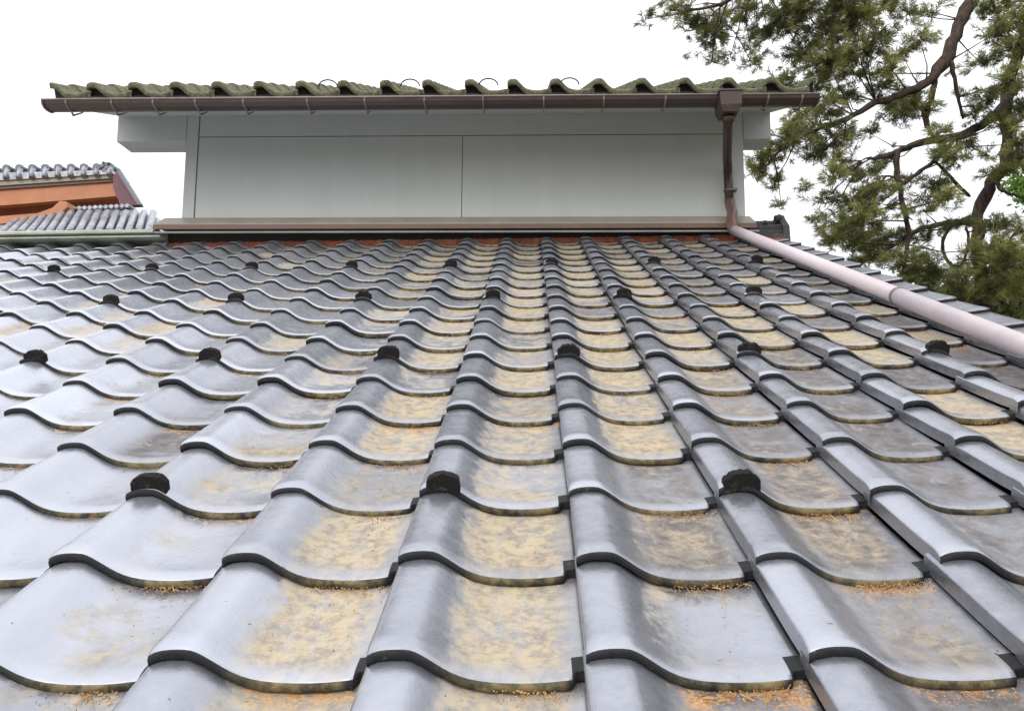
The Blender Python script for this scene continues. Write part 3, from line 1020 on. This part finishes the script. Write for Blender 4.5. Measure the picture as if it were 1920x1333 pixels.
clumps += [(1690, 100, 26), (1725, 75, 24), (1670, 130, 24), (1600, 140, 30), (1575, 110, 34), (1500, 100, 34), (1480, 150, 26), (1840, 120, 22), (1860, 180, 26), (1925, 200, 34), (1880, 320, 26),
           (1930, 300, 30), (1660, 300, 22), (1610, 330, 26), (1590, 260, 24), (1630, 370, 24), (1700, 340, 18), (1800, 420, 22), (1740, 440, 22), (1680, 440, 24), (1620, 490, 26), (1750, 510, 28),
           (1800, 545, 30), (1860, 420, 24), (1905, 480, 34), (1820, 470, 18), (1760, 250, 22), (1790, 300, 20), (1420, 60, 22), (1360, 30, 26), (1260, 20, 14), (1920, 30, 34), (1880, 20, 26)]
for k in range(85):                                 # unseen crown extended to the right, dense and tall to darken tile reflections
    clumps.append((rnd.uniform(1960, 3300), rnd.uniform(-1100, 620), rnd.uniform(60, 100)))
cr = MB()


def shoot(mb, c, d, L, n, wd, tone):
    """one bottle-brush of needles round a short twig"""
    d = d.normalized()
    o1 = d.orthogonal().normalized()
    o2 = d.cross(o1)
    for k in range(n):
        a = rnd.uniform(0, 6.283)
        sp = rnd.uniform(.35, 1.15)
        t = rnd.uniform(-.5, .6)
        b0 = c + d * (L * t)
        dirn = (d * math.cos(sp) + (o1 * math.cos(a) + o2 * math.sin(a)) * math.sin(sp))
        ln = L * rnd.uniform(.65, 1.1)
        tip = b0 + dirn * ln + Vector((0, 0, -.012))
        side = dirn.cross(Vector((rnd.gauss(0, 1), rnd.gauss(0, 1), rnd.gauss(0, 1)))).normalized() * wd
        mid = b0 + dirn * ln * .5
        v = [mb.vert(b0 - side * .5), mb.vert(b0 + side * .5), mb.vert(mid + side), mb.vert(tip), mb.vert(mid - side)]
        mb.face(v, 0, None, False, (min(1, max(0, tone + rnd.gauss(0, .12))), rnd.random(), 0))


for (x, y, r) in clumps:
    depth = rnd.uniform(6.5, 7.6)
    R = r * (depth + 1.41) / FPX
    c = at(x, y, depth)
    near = min(SK, key=lambda q: (q - c).length)
    if (near - c).length > 1e-3:
        mid = (near + c) / 2 + Vector((rnd.gauss(0, .03), rnd.gauss(0, .03), rnd.gauss(0, .03) - .02))
        cr.tube([near, mid, c], [.010, .007, .003], 5, 1)
    sparse = .55 if (x, y) in ((1368, 112), (1408, 92), (1412, 122), (1742, 22), (1802, 182), (1465, 385), (1530, 410)) else 1
    far = x > 1950
    if far: sparse = .42
    ns = max(6, int(sparse * .040 * r * r))
    ct = rnd.uniform(.2, .8)
    for k in range(ns):
        o = Vector((rnd.gauss(0, .48), rnd.gauss(0, .6), rnd.gauss(0, .34))) * R
        d = Vector((o.x + rnd.gauss(0, .3 * R), o.y + rnd.gauss(0, .3 * R), abs(o.z) * .6 + rnd.gauss(.25 * R, .35 * R)))
        if d.length < 1e-4: d = Vector((0, 0, 1))
        shoot(cr, c + o, d, rnd.uniform(.065, .115) * (1.5 if far else 1), 14 if far else 42, .008 if far else .0025, min(1, max(0, ct + rnd.gauss(0, .18) + o.z / R * .15)))
        if rnd.random() < .35:
            cr.tube([c + o * .1, c + o * .6 + Vector((0, 0, -.01)), c + o], [.0045, .0035, .002], 4, 1)
cr.build('crown', [M_NEEDLE, M_BARK], pine, PO)


def leafy(name, label, px, Y, leafmat, leaf, dens, trunk_px, group=None):
    base = at(trunk_px[0], trunk_px[1], Y)
    base = Vector((base.x, Y, -3))
    root = tag(empty(name, base), label, 'tree', group)
    mb = MB()
    top = at(trunk_px[0], trunk_px[1], Y)
    mb.tube([base, base.lerp(top, .5) + Vector((.08, 0, 0)), top], [.14, .1, .05], 9)
    mb.build('trunk', M_BARK, root, -base)
    lb = MB()
    for (x, y, r) in px:
        yy = Y + rnd.uniform(-.7, .7)
        c = at(x, y, yy)
        R = r * (yy + 1.41) / FPX
        lb.tube([top, (top + c) / 2 + Vector((0, 0, .1)), c], [.03, .02, .008], 5, 1)
        ct = rnd.uniform(.2, .8)
        for k in range(int(dens * r * r)):
            d = Vector((rnd.gauss(0, .5), rnd.gauss(0, .5), rnd.gauss(0, .45))) * R
            p = c + d
            a = Vector((rnd.gauss(0, 1), rnd.gauss(0, 1), rnd.gauss(0, .6))).normalized()
            b_ = a.orthogonal().normalized()
            b_ = (b_ * math.cos(k) + a.cross(b_) * math.sin(k))
            L = leaf * rnd.uniform(.6, 1.2)
            v = [lb.vert(p - a * L), lb.vert(p + b_ * L * .4), lb.vert(p + a * L), lb.vert(p - b_ * L * .4)]
            lb.face(v, 0, None, False, (min(1, max(0, ct + rnd.gauss(0, .2))), rnd.random() * .85, 0))
    lb.build('crown', [leafmat, M_BARK], root, -base)


leafy('leafy_tree', 'fresh bright green leafy tree glimpsed behind the pine trunk at the right edge', [(1905, 348, 24), (1935, 340, 30), (1960, 370, 40), (1925, 368, 18)], 10.5, M_BRIGHT, .05, .5, (1975, 420))
leafy('garden_tree', 'dense dark green garden tree filling in low behind the verge tiles, under the pine',
      [(1700, 520, 18), (1740, 530, 26), (1790, 545, 30), (1840, 560, 40), (1900, 575, 46), (1950, 560, 50), (1870, 610, 50), (1800, 590, 40), (1930, 620, 50), (1905, 515, 26), (1960, 500, 40), (1880, 520, 26), (2100, 560, 90), (2280, 520, 110), (2250, 680, 120), (2500, 560, 130), (2100, 720, 110), (2450, 720, 130)], 9.0, M_LEAF, .055, .7, (1880, 640))  # rightmost clumps lie out of view, added to darken tile reflections
